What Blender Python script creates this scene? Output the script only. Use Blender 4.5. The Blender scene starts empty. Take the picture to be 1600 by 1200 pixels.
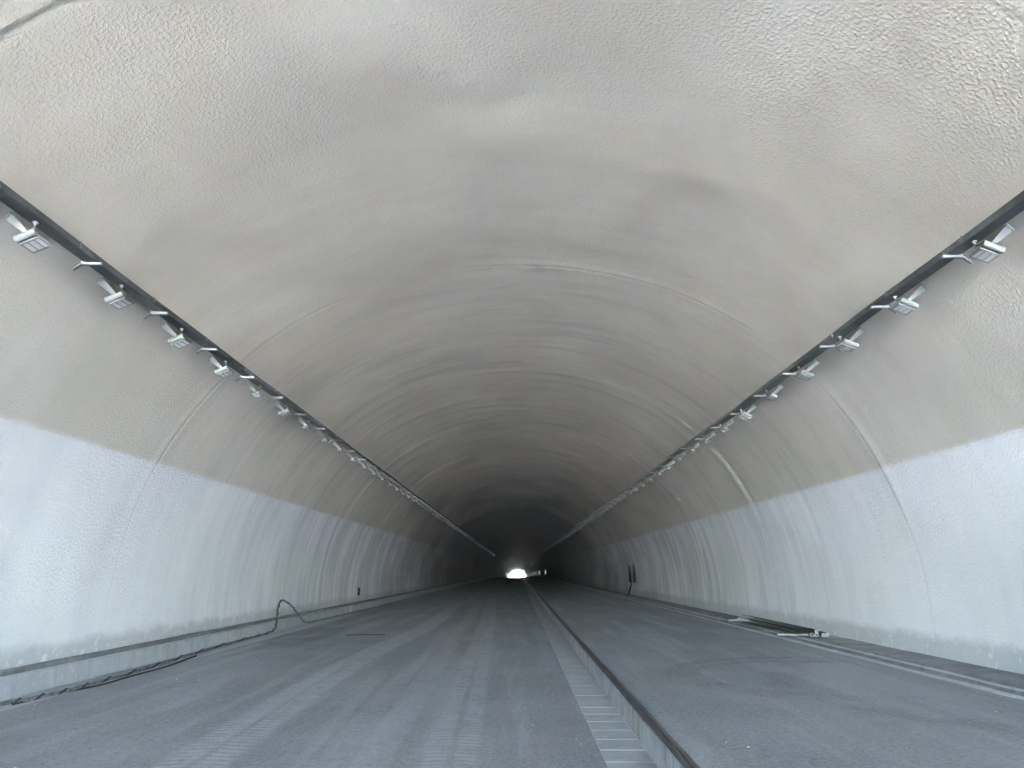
import bpy, math, random
import numpy as np
from mathutils import Vector, Matrix, noise as mnoise

random.seed(7)
R = math.radians
sc = bpy.context.scene
col = sc.collection

# ------------------------------------------------------------------ camera
CAM_H = 1.47
cam_d = bpy.data.cameras.new('camera')
cam = bpy.data.objects.new('camera', cam_d)
col.objects.link(cam)
cam.location = (0, 0, CAM_H)
cam.rotation_euler = (R(90 + 13.17), 0, R(0.367))
cam_d.sensor_width = 36.0
cam_d.lens = 36.0 * 1248 / 1600
cam_d.clip_start = 0.05
cam_d.clip_end = 6000
sc.camera = cam

# ------------------------------------------------------------------ sky, sun, exposure
SUN_EL, SUN_AZ = R(62), R(110)          # high behind the camera, never reaching far into the bore
world = bpy.data.worlds.new('World')
sc.world = world
world.use_nodes = True
wn = world.node_tree
sky = wn.nodes.new('ShaderNodeTexSky')
sky.sky_type = 'NISHITA'
sky.sun_disc = False
sky.sun_elevation = SUN_EL
sky.sun_rotation = SUN_AZ
sky.air_density = 1.0
sky.dust_density = 0.9
sky.ozone_density = 1.5
bg = wn.nodes['Background']
bg.inputs['Strength'].default_value = 0.12
wn.links.new(sky.outputs[0], bg.inputs[0])
sun_d = bpy.data.lights.new('sun', 'SUN')
sun_d.energy = 5.0
sun_d.angle = R(0.5)
sun_d.color = (1.0, 0.965, 0.915)
sun = bpy.data.objects.new('sun', sun_d)
col.objects.link(sun)
_sd = Vector((math.sin(SUN_AZ) * math.cos(SUN_EL), math.cos(SUN_AZ) * math.cos(SUN_EL), math.sin(SUN_EL)))
sun.rotation_euler = _sd.to_track_quat('Z', 'Y').to_euler()

vs = sc.view_settings
vs.view_transform = 'Standard'
vs.look = 'None'
vs.gamma = 1
vs.use_curve_mapping = False
vs.exposure = 9.52
cy = sc.cycles
cy.max_bounces = 12
cy.diffuse_bounces = 8
cy.glossy_bounces = 4
cy.transmission_bounces = 2
cy.caustics_reflective = False
cy.caustics_refractive = False
cy.sample_clamp_indirect = 6
cy.use_denoising = True
cy.denoiser = 'OPENIMAGEDENOISE'
cy.denoising_input_passes = 'RGB_ALBEDO_NORMAL'
cy.use_adaptive_sampling = False

# ------------------------------------------------------------------ helpers
def link(name, me, mat=None, parent=None, smooth=False, loc=None):
    o = bpy.data.objects.new(name, me)
    col.objects.link(o)
    if mat is not None and not me.materials:
        me.materials.append(mat)
    if smooth:
        me.polygons.foreach_set('use_smooth', [True] * len(me.polygons))
    if parent is not None:
        o.parent = parent
    if loc is not None:
        o.location = loc
    return o

def tag(o, label=None, cat=None, group=None, kind=None):
    if label: o['label'] = label
    if cat: o['category'] = cat
    if group: o['group'] = group
    if kind: o['kind'] = kind
    return o

def empty(name, loc=(0, 0, 0)):
    o = bpy.data.objects.new(name, None)
    col.objects.link(o)
    o.location = loc
    o.empty_display_size = 0.1
    return o

class MB:
    """collects simple shapes into one mesh"""
    def __init__(s):
        s.v, s.f = [], []
    def add(s, vs, fs):
        n = len(s.v)
        s.v += [tuple(p) for p in vs]
        s.f += [tuple(i + n for i in f) for f in fs]
        return s
    def hexa(s, p):          # eight corners, bottom ring then top ring
        return s.add(p, [(3, 2, 1, 0), (4, 5, 6, 7), (0, 1, 5, 4), (1, 2, 6, 5), (2, 3, 7, 6), (3, 0, 4, 7)])
    def box(s, x0, x1, y0, y1, z0, z1):
        return s.hexa([(x0, y0, z0), (x1, y0, z0), (x1, y1, z0), (x0, y1, z0), (x0, y0, z1), (x1, y0, z1), (x1, y1, z1), (x0, y1, z1)])
    def obox(s, c, ax, ay, az, hx, hy, hz):
        c = Vector(c); ax, ay, az = Vector(ax) * hx, Vector(ay) * hy, Vector(az) * hz
        P = [c + ax * i + ay * j + az * k for k in (-1, 1) for i, j in ((-1, -1), (1, -1), (1, 1), (-1, 1))]
        return s.hexa(P)
    def tube(s, pts, r, n=8, caps=True):
        pts = [Vector(p) for p in pts]
        rr = r if isinstance(r, (list, tuple)) else [r] * len(pts)
        rings = []
        up = Vector((0, 0, 1))
        for i, p in enumerate(pts):
            d = (pts[min(i + 1, len(pts) - 1)] - pts[max(i - 1, 0)]).normalized()
            a = d.cross(up)
            if a.length < 1e-3: a = d.cross(Vector((1, 0, 0)))
            a.normalize(); b = a.cross(d).normalized()
            rings.append([p + (a * math.cos(t * 2 * math.pi / n) + b * math.sin(t * 2 * math.pi / n)) * rr[i] for t in range(n)])
        vs = [q for g in rings for q in g]
        fs = [(i * n + t, i * n + (t + 1) % n, (i + 1) * n + (t + 1) % n, (i + 1) * n + t) for i in range(len(pts) - 1) for t in range(n)]
        if caps:
            fs += [tuple(range(n)), tuple((len(pts) - 1) * n + t for t in reversed(range(n)))]
        return s.add(vs, fs)
    def mesh(s, name):
        me = bpy.data.meshes.new(name)
        me.from_pydata(s.v, [], s.f)
        me.update()
        return me
    def build(s, name, mat, parent=None, smooth=False, loc=None):
        return link(name, s.mesh(name), mat, parent, smooth, loc)

def sag(y):
    """the far half of the road dips gently out of sight"""
    if y <= 120: return 0.0
    return -2.57e-5 * (min(y, 640.0) - 120) ** 2 - (max(0.0, y - 640.0) * 2 * 2.57e-5 * 520)

# ------------------------------------------------------------------ node helper
class NT:
    def __init__(s, name):
        s.m = bpy.data.materials.new(name)
        s.m.use_nodes = True
        s.t = s.m.node_tree
        s.b = s.t.nodes['Principled BSDF']
        s.geo = None
    def n(s, typ, **kw):
        nd = s.t.nodes.new(typ)
        for k, v in kw.items(): setattr(nd, k, v)
        return nd
    def put(s, sock, v):
        if hasattr(v, 'is_output') or isinstance(v, bpy.types.NodeSocket): s.t.links.new(v, sock)
        else: sock.default_value = v
    def math(s, op, a, b=0.0, c=0.0, clamp=False):
        nd = s.n('ShaderNodeMath', operation=op, use_clamp=clamp)
        s.put(nd.inputs[0], a); s.put(nd.inputs[1], b); s.put(nd.inputs[2], c)
        return nd.outputs[0]
    def add(s, a, b): return s.math('ADD', a, b)
    def sub(s, a, b): return s.math('SUBTRACT', a, b)
    def mul(s, a, b): return s.math('MULTIPLY', a, b)
    def pos(s):
        if s.geo is None:
            s.geo = s.n('ShaderNodeNewGeometry')
            sp = s.n('ShaderNodeSeparateXYZ')
            s.t.links.new(s.geo.outputs['Position'], sp.inputs[0])
            s.X, s.Y, s.Z = sp.outputs
        return s.geo.outputs['Position']
    def uv(s):
        nd = s.n('ShaderNodeUVMap')
        sp = s.n('ShaderNodeSeparateXYZ')
        s.t.links.new(nd.outputs[0], sp.inputs[0])
        return nd.outputs[0], sp.outputs[0], sp.outputs[1]
    def scale(s, vec, x, y, z, off=(0, 0, 0)):
        nd = s.n('ShaderNodeMapping')
        s.put(nd.inputs[0], vec)
        nd.inputs['Scale'].default_value = (x, y, z)
        nd.inputs['Location'].default_value = off
        return nd.outputs[0]
    def noise(s, vec, sc_, det=3.0, rough=0.55, dist=0.0):
        nd = s.n('ShaderNodeTexNoise')
        s.put(nd.inputs['Vector'], vec)
        nd.inputs['Scale'].default_value = sc_
        nd.inputs['Detail'].default_value = det
        nd.inputs['Roughness'].default_value = rough
        nd.inputs['Distortion'].default_value = dist
        return nd.outputs[0]
    def ramp(s, v, lo, hi, a=0.0, b=1.0, smooth=True):
        nd = s.n('ShaderNodeMapRange', interpolation_type='SMOOTHSTEP' if smooth else 'LINEAR')
        s.put(nd.inputs['Value'], v); s.put(nd.inputs['From Min'], lo); s.put(nd.inputs['From Max'], hi)
        s.put(nd.inputs['To Min'], a); s.put(nd.inputs['To Max'], b)
        return nd.outputs[0]
    def mix(s, f, a, b, mode='MIX'):
        nd = s.n('ShaderNodeMix', data_type='RGBA', blend_type=mode)
        s.put(nd.inputs[0], f)
        for i, v in ((6, a), (7, b)):
            if isinstance(v, tuple) and len(v) == 3: v = (*v, 1)
            s.put(nd.inputs[i], v)
        return nd.outputs[2]
    def bump(s, h, dist, strength=1.0, normal=None):
        nd = s.n('ShaderNodeBump')
        s.put(nd.inputs['Height'], h)
        nd.inputs['Distance'].default_value = dist
        s.put(nd.inputs['Strength'], strength)
        if normal is not None: s.put(nd.inputs['Normal'], normal)
        return nd.outputs[0]
    def done(s, color, rough=0.6, normal=None, spec=0.5, metal=0.0):
        if isinstance(color, tuple) and len(color) == 3: color = (*color, 1)
        s.put(s.b.inputs['Base Color'], color)
        s.put(s.b.inputs['Roughness'], rough)
        s.put(s.b.inputs['Specular IOR Level'], spec)
        s.put(s.b.inputs['Metallic'], metal)
        if normal is not None: s.put(s.b.inputs['Normal'], normal)
        return s.m

# ------------------------------------------------------------------ bore profile (x, z above the road), arc length s from the crown
A_, B_, YC, NN = 6.50, 6.09, CAM_H - 0.90, 2.08
def _prof_table():
    pts = []
    for i in range(1201):
        t = i / 1200 * (math.pi / 2)
        x = A_ * math.sin(t) ** (2 / NN); z = YC + B_ * math.cos(t) ** (2 / NN)
        pts.append((x, z))
    z = pts[-1][1]
    while z > -0.35:
        z -= 0.05
        k = (YC - z) / 6.0
        pts.append((A_ * (1 - k ** 2.2 * 0.5), z))
    pts = np.array(pts)
    d = np.r_[0, np.cumsum(np.hypot(*np.diff(pts, axis=0).T))]
    return pts, d
PT, PS = _prof_table()
def prof(s):
    s = np.asarray(s, float)
    a = np.abs(s)
    x = np.interp(a, PS, PT[:, 0]); z = np.interp(a, PS, PT[:, 1])
    e = 0.03
    x2 = np.interp(a + e, PS, PT[:, 0]); z2 = np.interp(a + e, PS, PT[:, 1])
    x1 = np.where(a - e < 0, -np.interp(e - a, PS, PT[:, 0]), np.interp(np.maximum(a - e, 0), PS, PT[:, 0]))
    z1 = np.interp(np.abs(a - e), PS, PT[:, 1])
    tx, tz = x2 - x1, z2 - z1
    L = np.hypot(tx, tz)
    nx, nz = -tz / L, tx / L          # outward normal
    sg = np.where(s < 0, -1.0, 1.0)
    return x * sg, z, nx * sg, nz
S_END = PS[-1]
def s_at_height(zc):
    i = np.argmax((PT[:, 1] < zc) & (PT[:, 0] > 3))
    return PS[i]
S_L = s_at_height(CAM_H + 1.725)      # paint line heights
S_R = s_at_height(CAM_H + 1.64)

# ------------------------------------------------------------------ materials
def mat_vault():
    m = NT('grey_sprayed_vault')
    P = m.pos(); U, u, v = m.uv()
    big = m.noise(P, 0.30, 3, 0.55, 0.4)
    base = m.mix(m.ramp(big, 0.32, 0.68), (0.478, 0.434, 0.368), (0.548, 0.506, 0.445))
    av = m.math('ABSOLUTE', v)
    base = m.mix(m.ramp(av, 3.5, 7.5, 0, 0.85), base, m.mix(m.ramp(big, 0.32, 0.68), (0.385, 0.385, 0.36), (0.445, 0.44, 0.43)))
    warm = m.noise(P, 0.42, 2, 0.5, 0.8)
    base = m.mix(m.ramp(warm, 0.50, 0.72, 0, 0.40), base, (0.42, 0.370, 0.325))
    green = m.noise(m.scale(P, 1, 1, 1, (13, 4, 9)), 0.30, 2, 0.5, 0.5)
    base = m.mix(m.ramp(green, 0.48, 0.70, 0, 0.40), base, (0.385, 0.380, 0.330))
    # scrape marks that run round the bore, stronger deep inside
    st = m.noise(m.scale(U, 2.2, 0.28, 1), 1.0, 5, 0.62, 0.3)
    st2 = m.noise(m.scale(U, 9.0, 0.6, 1), 1.0, 3, 0.6)
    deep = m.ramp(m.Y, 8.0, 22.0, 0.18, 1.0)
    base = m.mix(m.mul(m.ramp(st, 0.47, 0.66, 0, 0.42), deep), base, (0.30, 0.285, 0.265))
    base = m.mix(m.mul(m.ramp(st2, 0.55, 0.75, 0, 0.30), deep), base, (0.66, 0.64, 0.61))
    # dirty injection spots along the crown
    cx = m.math('ABSOLUTE', v)
    sp = m.noise(m.scale(U, 1.4, 0.9, 1), 1.0, 4, 0.6, 0.5)
    base = m.mix(m.mul(m.ramp(sp, 0.60, 0.72, 0, 0.35), m.ramp(cx, 0.35, 1.2, 1, 0)), base, (0.27, 0.26, 0.25))
    # white mist carried over the paint line
    edge = m.sub(m.add(S_R, m.mul(m.math('LESS_THAN', v, 0.0), S_L - S_R)), av)
    edge = m.add(edge, m.mul(m.sub(m.noise(P, 6.0, 3, 0.6), 0.5), 0.12))
    base = m.mix(m.ramp(edge, -0.02, 0.07, 0.40, 0), base, (0.62, 0.66, 0.69))
    # sprayed stucco: pimples of uneven strength
    Pw = m.scale(U, 1.0, 0.85, 1)
    g1 = m.noise(Pw, 31.0, 2.0, 0.55, 0.2)
    g2 = m.noise(Pw, 50.0, 2.0, 0.6, 0.3)
    vo = m.n('ShaderNodeTexVoronoi', feature='F1'); m.put(vo.inputs['Vector'], Pw)
    vo.inputs['Scale'].default_value = 19.0
    pim = m.ramp(vo.outputs['Distance'], 0.08, 0.45, 1, 0)
    amt = m.ramp(m.noise(P, 0.8, 2), 0.3, 0.7, 0.55, 1.0)
    amt = m.mul(amt, m.ramp(m.Y, 7.0, 19.0, 1.0, 0.22))
    h = m.add(m.mul(m.ramp(g1, 0.40, 0.72), 1.0), m.add(m.mul(g2, 0.45), m.mul(pim, 0.35)))
    nb = m.bump(h, 0.0042, amt)
    med = m.noise(m.scale(U, 1.5, 0.8, 1), 1.6, 3, 0.5)
    nb = m.bump(med, 0.05, 0.22, nb)
    nb = m.bump(st, 0.02, m.mul(deep, 0.6), nb)
    # fading daylight painted into the colour: vault darkens deep inside, with a ragged edge
    thin = m.add(m.Y, m.mul(m.sub(m.noise(m.scale(U, 0.12, 0.25, 1), 1.0, 4, 0.6), 0.5), 75.0))  # ragged depth that drives the painted fading of daylight
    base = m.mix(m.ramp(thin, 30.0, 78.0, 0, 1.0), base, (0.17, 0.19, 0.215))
    return m.done(base, m.ramp(g2, 0.3, 0.7, 0.62, 0.80), nb, 0.30)

def mat_wall():
    m = NT('white_wall_paint')
    P = m.pos(); U, u, v = m.uv()
    big = m.noise(P, 0.35, 3, 0.55, 0.4)
    base = m.mix(m.ramp(big, 0.3, 0.7), (0.575, 0.607, 0.662), (0.64, 0.672, 0.727))
    st = m.noise(m.scale(U, 1.9, 0.22, 1), 1.0, 5, 0.62, 0.35)
    st2 = m.noise(m.scale(U, 7.0, 0.35, 1), 1.0, 3, 0.6)
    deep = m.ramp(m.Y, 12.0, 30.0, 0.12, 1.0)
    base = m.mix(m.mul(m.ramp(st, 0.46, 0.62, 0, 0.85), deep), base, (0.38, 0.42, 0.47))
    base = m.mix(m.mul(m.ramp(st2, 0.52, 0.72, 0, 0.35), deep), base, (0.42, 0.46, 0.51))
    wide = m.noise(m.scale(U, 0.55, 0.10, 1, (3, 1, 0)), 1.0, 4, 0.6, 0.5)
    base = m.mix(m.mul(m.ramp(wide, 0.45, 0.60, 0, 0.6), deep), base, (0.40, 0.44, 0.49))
    # thin coat just under the paint line, in v (metres round the bore from the crown)
    av = m.math('ABSOLUTE', v)
    edge = m.sub(av, m.add(S_R, m.mul(m.math('LESS_THAN', v, 0.0), S_L - S_R)))
    edge = m.add(edge, m.mul(m.sub(m.noise(P, 5.0, 4, 0.65), 0.5), 0.16))
    base = m.mix(m.ramp(edge, -0.02, 0.06, 0.35, 0), base, (0.44, 0.455, 0.46))
    # bare, dusty concrete at the foot
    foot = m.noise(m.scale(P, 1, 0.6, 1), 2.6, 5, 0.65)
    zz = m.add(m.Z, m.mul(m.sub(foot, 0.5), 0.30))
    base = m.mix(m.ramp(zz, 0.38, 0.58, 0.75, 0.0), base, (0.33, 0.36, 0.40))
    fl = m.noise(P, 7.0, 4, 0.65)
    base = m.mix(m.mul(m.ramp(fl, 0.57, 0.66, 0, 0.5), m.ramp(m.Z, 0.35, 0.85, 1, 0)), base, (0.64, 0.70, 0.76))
    Pw = m.scale(U, 1.0, 0.85, 1)
    g1 = m.noise(Pw, 26.0, 2.0, 0.55, 0.25)
    g2 = m.noise(Pw, 47.0, 2.0, 0.6, 0.3)
    amt = m.ramp(m.noise(P, 0.9, 2), 0.3, 0.7, 0.45, 1.0)
    amt = m.mul(amt, m.ramp(m.Y, 9.0, 24.0, 1.0, 0.25))
    h = m.add(m.mul(m.ramp(g1, 0.40, 0.72), 1.0), m.mul(g2, 0.45))
    nb = m.bump(h, 0.0048, amt)
    med = m.noise(m.scale(U, 1.2, 0.5, 1), 1.7, 3, 0.5)
    nb = m.bump(med, 0.05, 0.22, nb)
    nb = m.bump(st, 0.025, m.mul(deep, 0.6), nb)
    # loss of light with depth painted into the wall colour, ragged at its edge
    thin = m.add(m.Y, m.mul(m.sub(m.noise(m.scale(U, 0.12, 0.25, 1), 1.0, 4, 0.6), 0.5), 75.0))  # ragged depth that drives the painted loss of light
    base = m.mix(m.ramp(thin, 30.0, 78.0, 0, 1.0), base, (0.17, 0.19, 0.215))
    return m.done(base, m.ramp(g2, 0.3, 0.7, 0.58, 0.76), nb, 0.30)

def mat_asphalt(name, left):
    m = NT(name)
    P = m.pos()
    big = m.noise(P, 0.5, 4, 0.6, 0.3)
    base = m.mix(m.ramp(big, 0.3, 0.7), (0.116, 0.131, 0.153), (0.158, 0.175, 0.200))
    fan = m.noise(m.scale(P, 2.6, 0.16, 1), 1.0, 5, 0.6, 0.25)
    fan2 = m.noise(m.scale(P, 9.0, 0.35, 1), 1.0, 3, 0.6)
    base = m.mix(m.ramp(fan, 0.46, 0.64, 0, 0.75), base, (0.200, 0.225, 0.260))
    base = m.mix(m.ramp(fan2, 0.55, 0.75, 0, 0.30), base, (0.20, 0.20, 0.205))
    pat = m.noise(m.scale(P, 1, 0.55, 1, (5, 3, 1)), 1.3, 5, 0.65, 0.4)
    base = m.mix(m.ramp(pat, 0.54, 0.72, 0, 0.35), base, (0.074, 0.086, 0.105))
    if left:
        dust = m.ramp(m.noise(P, 3.5, 5, 0.65), 0.32, 0.62, 0.45, 1.0)
        dd = (0.245, 0.275, 0.318)
        # (centre, half width, strength, tread?)
        wob = m.mul(m.math('COSINE', m.add(m.mul(m.sub(m.Y, 13.0), 0.30), math.pi)), 0.13)
        ca = m.add(wob, -2.55)
        cb = m.add(m.mul(m.Y, -0.020), -0.40)
        for cen, hw, stg, tr in ((ca, 0.27, 1.0, 0.75), (cb, 0.22, 0.82, 0.62), (m.add(cb, -0.62), 0.16, 0.42, 0.0),
                                 (m.add(ca, 1.05), 0.13, 0.25, 0.0), (m.add(ca, -1.6), 0.2, 0.18, 0.0)):
            d = m.math('ABSOLUTE', m.sub(m.X, cen))
            k = m.ramp(d, hw * 0.80, hw * 1.25, 1, 0)
            fade = m.ramp(m.Y, 12.0, 60.0, 1.0, 0.35)
            if tr:
                rib = m.ramp(d, 0.02, 0.045, 0.35, 1.0)
                ph = m.add(m.mul(m.Y, 2 * math.pi / 0.135), m.mul(d, 9.0))
                ph = m.add(ph, m.mul(m.noise(P, 2.2, 2), 3.0))
                lug = m.ramp(m.math('SINE', ph), -0.75, -0.2, 1.0 - tr, 1.0)
                near = m.ramp(m.Y, 11.0, 16.0, 1.0, 0.0)
                lug = m.add(m.mul(m.mul(lug, rib), near), m.mul(m.sub(1.0, near), 0.8))
                k = m.mul(k, lug)
            base = m.mix(m.mul(m.mul(m.mul(k, dust), fade), stg), base, dd)
        # dark oily patch near the cable loop
        ex = m.math('POWER', m.mul(m.add(m.X, 4.9), 1 / 0.75), 2.0)
        ey = m.math('POWER', m.mul(m.sub(m.Y, 19.0), 1 / 3.5), 2.0)
        blot = m.mul(m.ramp(m.add(ex, ey), 0.25, 1.2, 1, 0), m.ramp(pat, 0.35, 0.6))
        base = m.mix(m.mul(blot, 0.6), base, (0.042, 0.043, 0.046))
    else:
        for cx_, cy_, rx, ry, w in ((3.75, 9.95, 1.86, 2.0, 0.10), (3.7, 9.9, 1.60, 1.62, 0.07), (5.6, 9.0, 2.7, 2.9, 0.12)):
            ex = m.math('POWER', m.mul(m.sub(m.X, cx_), 1 / rx), 2.0)
            ey = m.math('POWER', m.mul(m.sub(m.Y, cy_), 1 / ry), 2.0)
            d = m.math('ABSOLUTE', m.sub(m.math('SQRT', m.add(ex, ey)), 1.0))
            k = m.mul(m.ramp(d, w * 0.3, w * 1.2, 1, 0), m.ramp(m.noise(P, 1.1, 4, 0.6), 0.36, 0.58))
            k = m.mul(k, m.ramp(m.X, 3.9, 4.7, 1, 0))
            base = m.mix(m.mul(k, 0.42), base, (0.055, 0.060, 0.070))
    # rolled stone in the binder
    vo = m.n('ShaderNodeTexVoronoi'); m.put(vo.inputs['Vector'], P); vo.inputs['Scale'].default_value = 42
    gr = m.noise(P, 26, 3, 0.75)
    base = m.mix(m.ramp(gr, 0.50, 0.66, 0, 0.55), base, (0.235, 0.255, 0.285))
    base = m.mix(m.ramp(gr, 0.33, 0.45, 0.55, 0), base, (0.07, 0.08, 0.095))
    base = m.mix(m.ramp(vo.outputs['Color'], 0.2, 0.95, 0.0, 0.42, False), base, (0.22, 0.235, 0.26))
    fine = m.noise(P, 120, 2, 0.7)
    base = m.mix(m.ramp(fine, 0.30, 0.45, 0.45, 0), base, (0.03, 0.03, 0.032))
    nb = m.bump(m.add(vo.outputs['Distance'], fine), 0.006, 0.8)
    nb = m.bump(m.noise(m.scale(P, 1, 0.6, 1), 1.5, 3), 0.03, 0.3, nb)
    return m.done(base, m.ramp(pat, 0.4, 0.7, 0.92, 0.78), nb, 0.22)

def mat_concrete(name, a, b, stain=0.4, red=None):
    m = NT(name)
    P = m.pos()
    n1 = m.noise(P, 2.0, 5, 0.65, 0.3)
    base = m.mix(m.ramp(n1, 0.3, 0.7), a, b)
    st = m.noise(m.scale(P, 6.0, 6.0, 0.7), 1.0, 4, 0.65)
    base = m.mix(m.ramp(st, 0.5, 0.72, 0, stain), base, tuple(c * 0.45 for c in a))
    sp = m.noise(P, 11, 4, 0.7)
    base = m.mix(m.ramp(sp, 0.58, 0.7, 0, 0.45), base, tuple(min(0.75, c * 1.5) for c in b))
    if red:
        d = m.math('SQRT', m.add(m.math('POWER', m.sub(m.Y, red[0]), 2.0), m.math('POWER', m.mul(m.sub(m.Z, red[1]), 2.0), 2.0)))
        base = m.mix(m.mul(m.ramp(d, 0.03, 0.20, 0.55, 0), m.ramp(n1, 0.3, 0.6)), base, (0.42, 0.16, 0.16))
    nb = m.bump(m.noise(P, 60, 3, 0.7), 0.004, 0.7)
    nb = m.bump(n1, 0.02, 0.4, nb)
    return m.done(base, 0.82, nb, 0.3)

def mat_plain(name, c, rough=0.5, metal=0.0, var=0.12, scale=9.0, spec=0.5):
    m = NT(name)
    P = m.pos()
    n1 = m.noise(P, scale, 4, 0.65)
    base = m.mix(m.ramp(n1, 0.3, 0.7), tuple(x * (1 - var) for x in c), tuple(x * (1 + var) for x in c))
    nb = m.bump(m.noise(P, 90, 2), 0.001, 0.4)
    return m.done(base, rough, nb, spec, metal)

def mat_led():
    m = NT('led_lens')
    tc = m.n('ShaderNodeTexCoord')
    sp = m.n('ShaderNodeSeparateXYZ'); m.put(sp.inputs[0], tc.outputs['UV'])
    a = m.math('FRACT', m.mul(sp.outputs[0], 4.0)); b = m.math('FRACT', m.mul(sp.outputs[1], 9.0))
    da = m.math('ABSOLUTE', m.sub(a, 0.5)); db = m.math('ABSOLUTE', m.sub(b, 0.5))
    k = m.mul(m.ramp(da, 0.18, 0.30, 1, 0), m.ramp(db, 0.20, 0.32, 1, 0))
    base = m.mix(k, (0.64, 0.65, 0.66), (0.12, 0.125, 0.13))
    return m.done(base, 0.4, None, 0.4)

def mat_emit(name, c, s):
    m = bpy.data.materials.new(name); m.use_nodes = True
    b = m.node_tree.nodes['Principled BSDF']
    b.inputs['Base Color'].default_value = (0.8, 0.8, 0.8, 1)
    b.inputs['Emission Color'].default_value = (*c, 1)
    b.inputs['Emission Strength'].default_value = s
    return m

M = dict(
    far_shade=mat_concrete('shade_painted_lining', (0.155, 0.172, 0.195), (0.185, 0.205, 0.23), 0.3),  # dark lining colour with the gloom of the far bore painted in
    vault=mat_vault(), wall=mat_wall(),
    asphalt_l=mat_asphalt('dusty_asphalt_with_tyre_tracks', True), asphalt_r=mat_asphalt('dusty_asphalt', False),
    kerb=mat_concrete('pale_kerb_concrete', (0.27, 0.30, 0.335), (0.33, 0.36, 0.395), 0.35, (8.9, 0.13)),
    kerb_mid=mat_concrete('stained_kerb_concrete', (0.19, 0.21, 0.235), (0.29, 0.315, 0.35), 0.75),
    gutter=mat_concrete('gutter_concrete', (0.18, 0.20, 0.22), (0.25, 0.275, 0.30), 0.4),
    slab=mat_concrete('drain_cover_concrete', (0.205, 0.228, 0.258), (0.255, 0.28, 0.315), 0.25),
    joint=mat_concrete('pale_joint_mortar', (0.42, 0.45, 0.48), (0.50, 0.53, 0.56), 0.1),
    trench=mat_concrete('trench_concrete', (0.11, 0.122, 0.138), (0.18, 0.196, 0.218), 0.5),
    bitumen=mat_plain('bitumen_edge', (0.028, 0.03, 0.036), 0.7, 0, 0.3),
    tray=mat_plain('dark_tray_paint', (0.060, 0.068, 0.070), 0.6, 0, 0.35, 3.0),
    galv=mat_plain('galvanised_steel', (0.18, 0.187, 0.195), 0.7, 0.0, 0.10, 14.0, 0.3),
    lampgrey=mat_plain('pale_lamp_paint', (0.135, 0.147, 0.146), 0.75, 0, 0.05, 9.0, 0.25),
    lampwhite=mat_plain('white_lamp_frame', (0.22, 0.226, 0.23), 0.8, 0, 0.04, 9.0, 0.3),
    led=mat_led(),
    black=mat_plain('black_rubber', (0.02, 0.021, 0.023), 0.8, 0, 0.2, 9.0, 0.12),
    pipe=mat_plain('grey_green_pipe', (0.075, 0.09, 0.092), 0.6, 0, 0.2, 9.0, 0.25),
    pipe_end=mat_plain('white_pipe_end', (0.20, 0.207, 0.215), 0.8, 0, 0.1),
    timber=mat_plain('weathered_timber', (0.105, 0.108, 0.112), 0.9, 0, 0.25, 20.0),
    earth=mat_concrete('outside_yard', (0.47, 0.46, 0.445), (0.55, 0.54, 0.525), 0.2),
    grass=mat_plain('hill_scrub', (0.07, 0.10, 0.04), 0.9, 0, 0.5, 0.6),
    stone=mat_plain('pale_grit', (0.32, 0.33, 0.34), 0.8, 0, 0.3, 30),
    tube=mat_emit('lit_tube', (0.90, 0.95, 1.0), 0.0016),
    bulb=mat_emit('lit_bulb', (1.0, 0.98, 0.95), 0.006),
)
def mat_cable():
    m = NT('scuffed_cable_sheath')
    P = m.pos()
    n1 = m.noise(P, 16.0, 3, 0.7, 0.6)
    base = m.mix(m.ramp(n1, 0.40, 0.68), (0.035, 0.039, 0.045), (0.15, 0.165, 0.185))
    return m.done(base, 0.6, m.bump(n1, 0.006, 0.8), 0.4)
M['cable'] = mat_cable()

Y0, Y1 = -31.0, 590.0
main_joints = [5.35, 13.1, 20.6, 27.8, 35.0, 42.3, 49.6, 56.9, 64.2]
half_joints = [9.3, 16.9, 24.2, 31.4, 38.6]
J = [(-12.6, 1.0), (-5.0, 0.6), (0.9, .3)] + [(y, 0.22 if y < 6 else 0.75 if y < 14 else 1.15) for y in main_joints] + [(y, 0.12 if y < 10 else 0.45) for y in half_joints]
k = 71.5
while k < 230:
    J.append((k, 1.5)); k += 7.3
J.sort()

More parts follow.
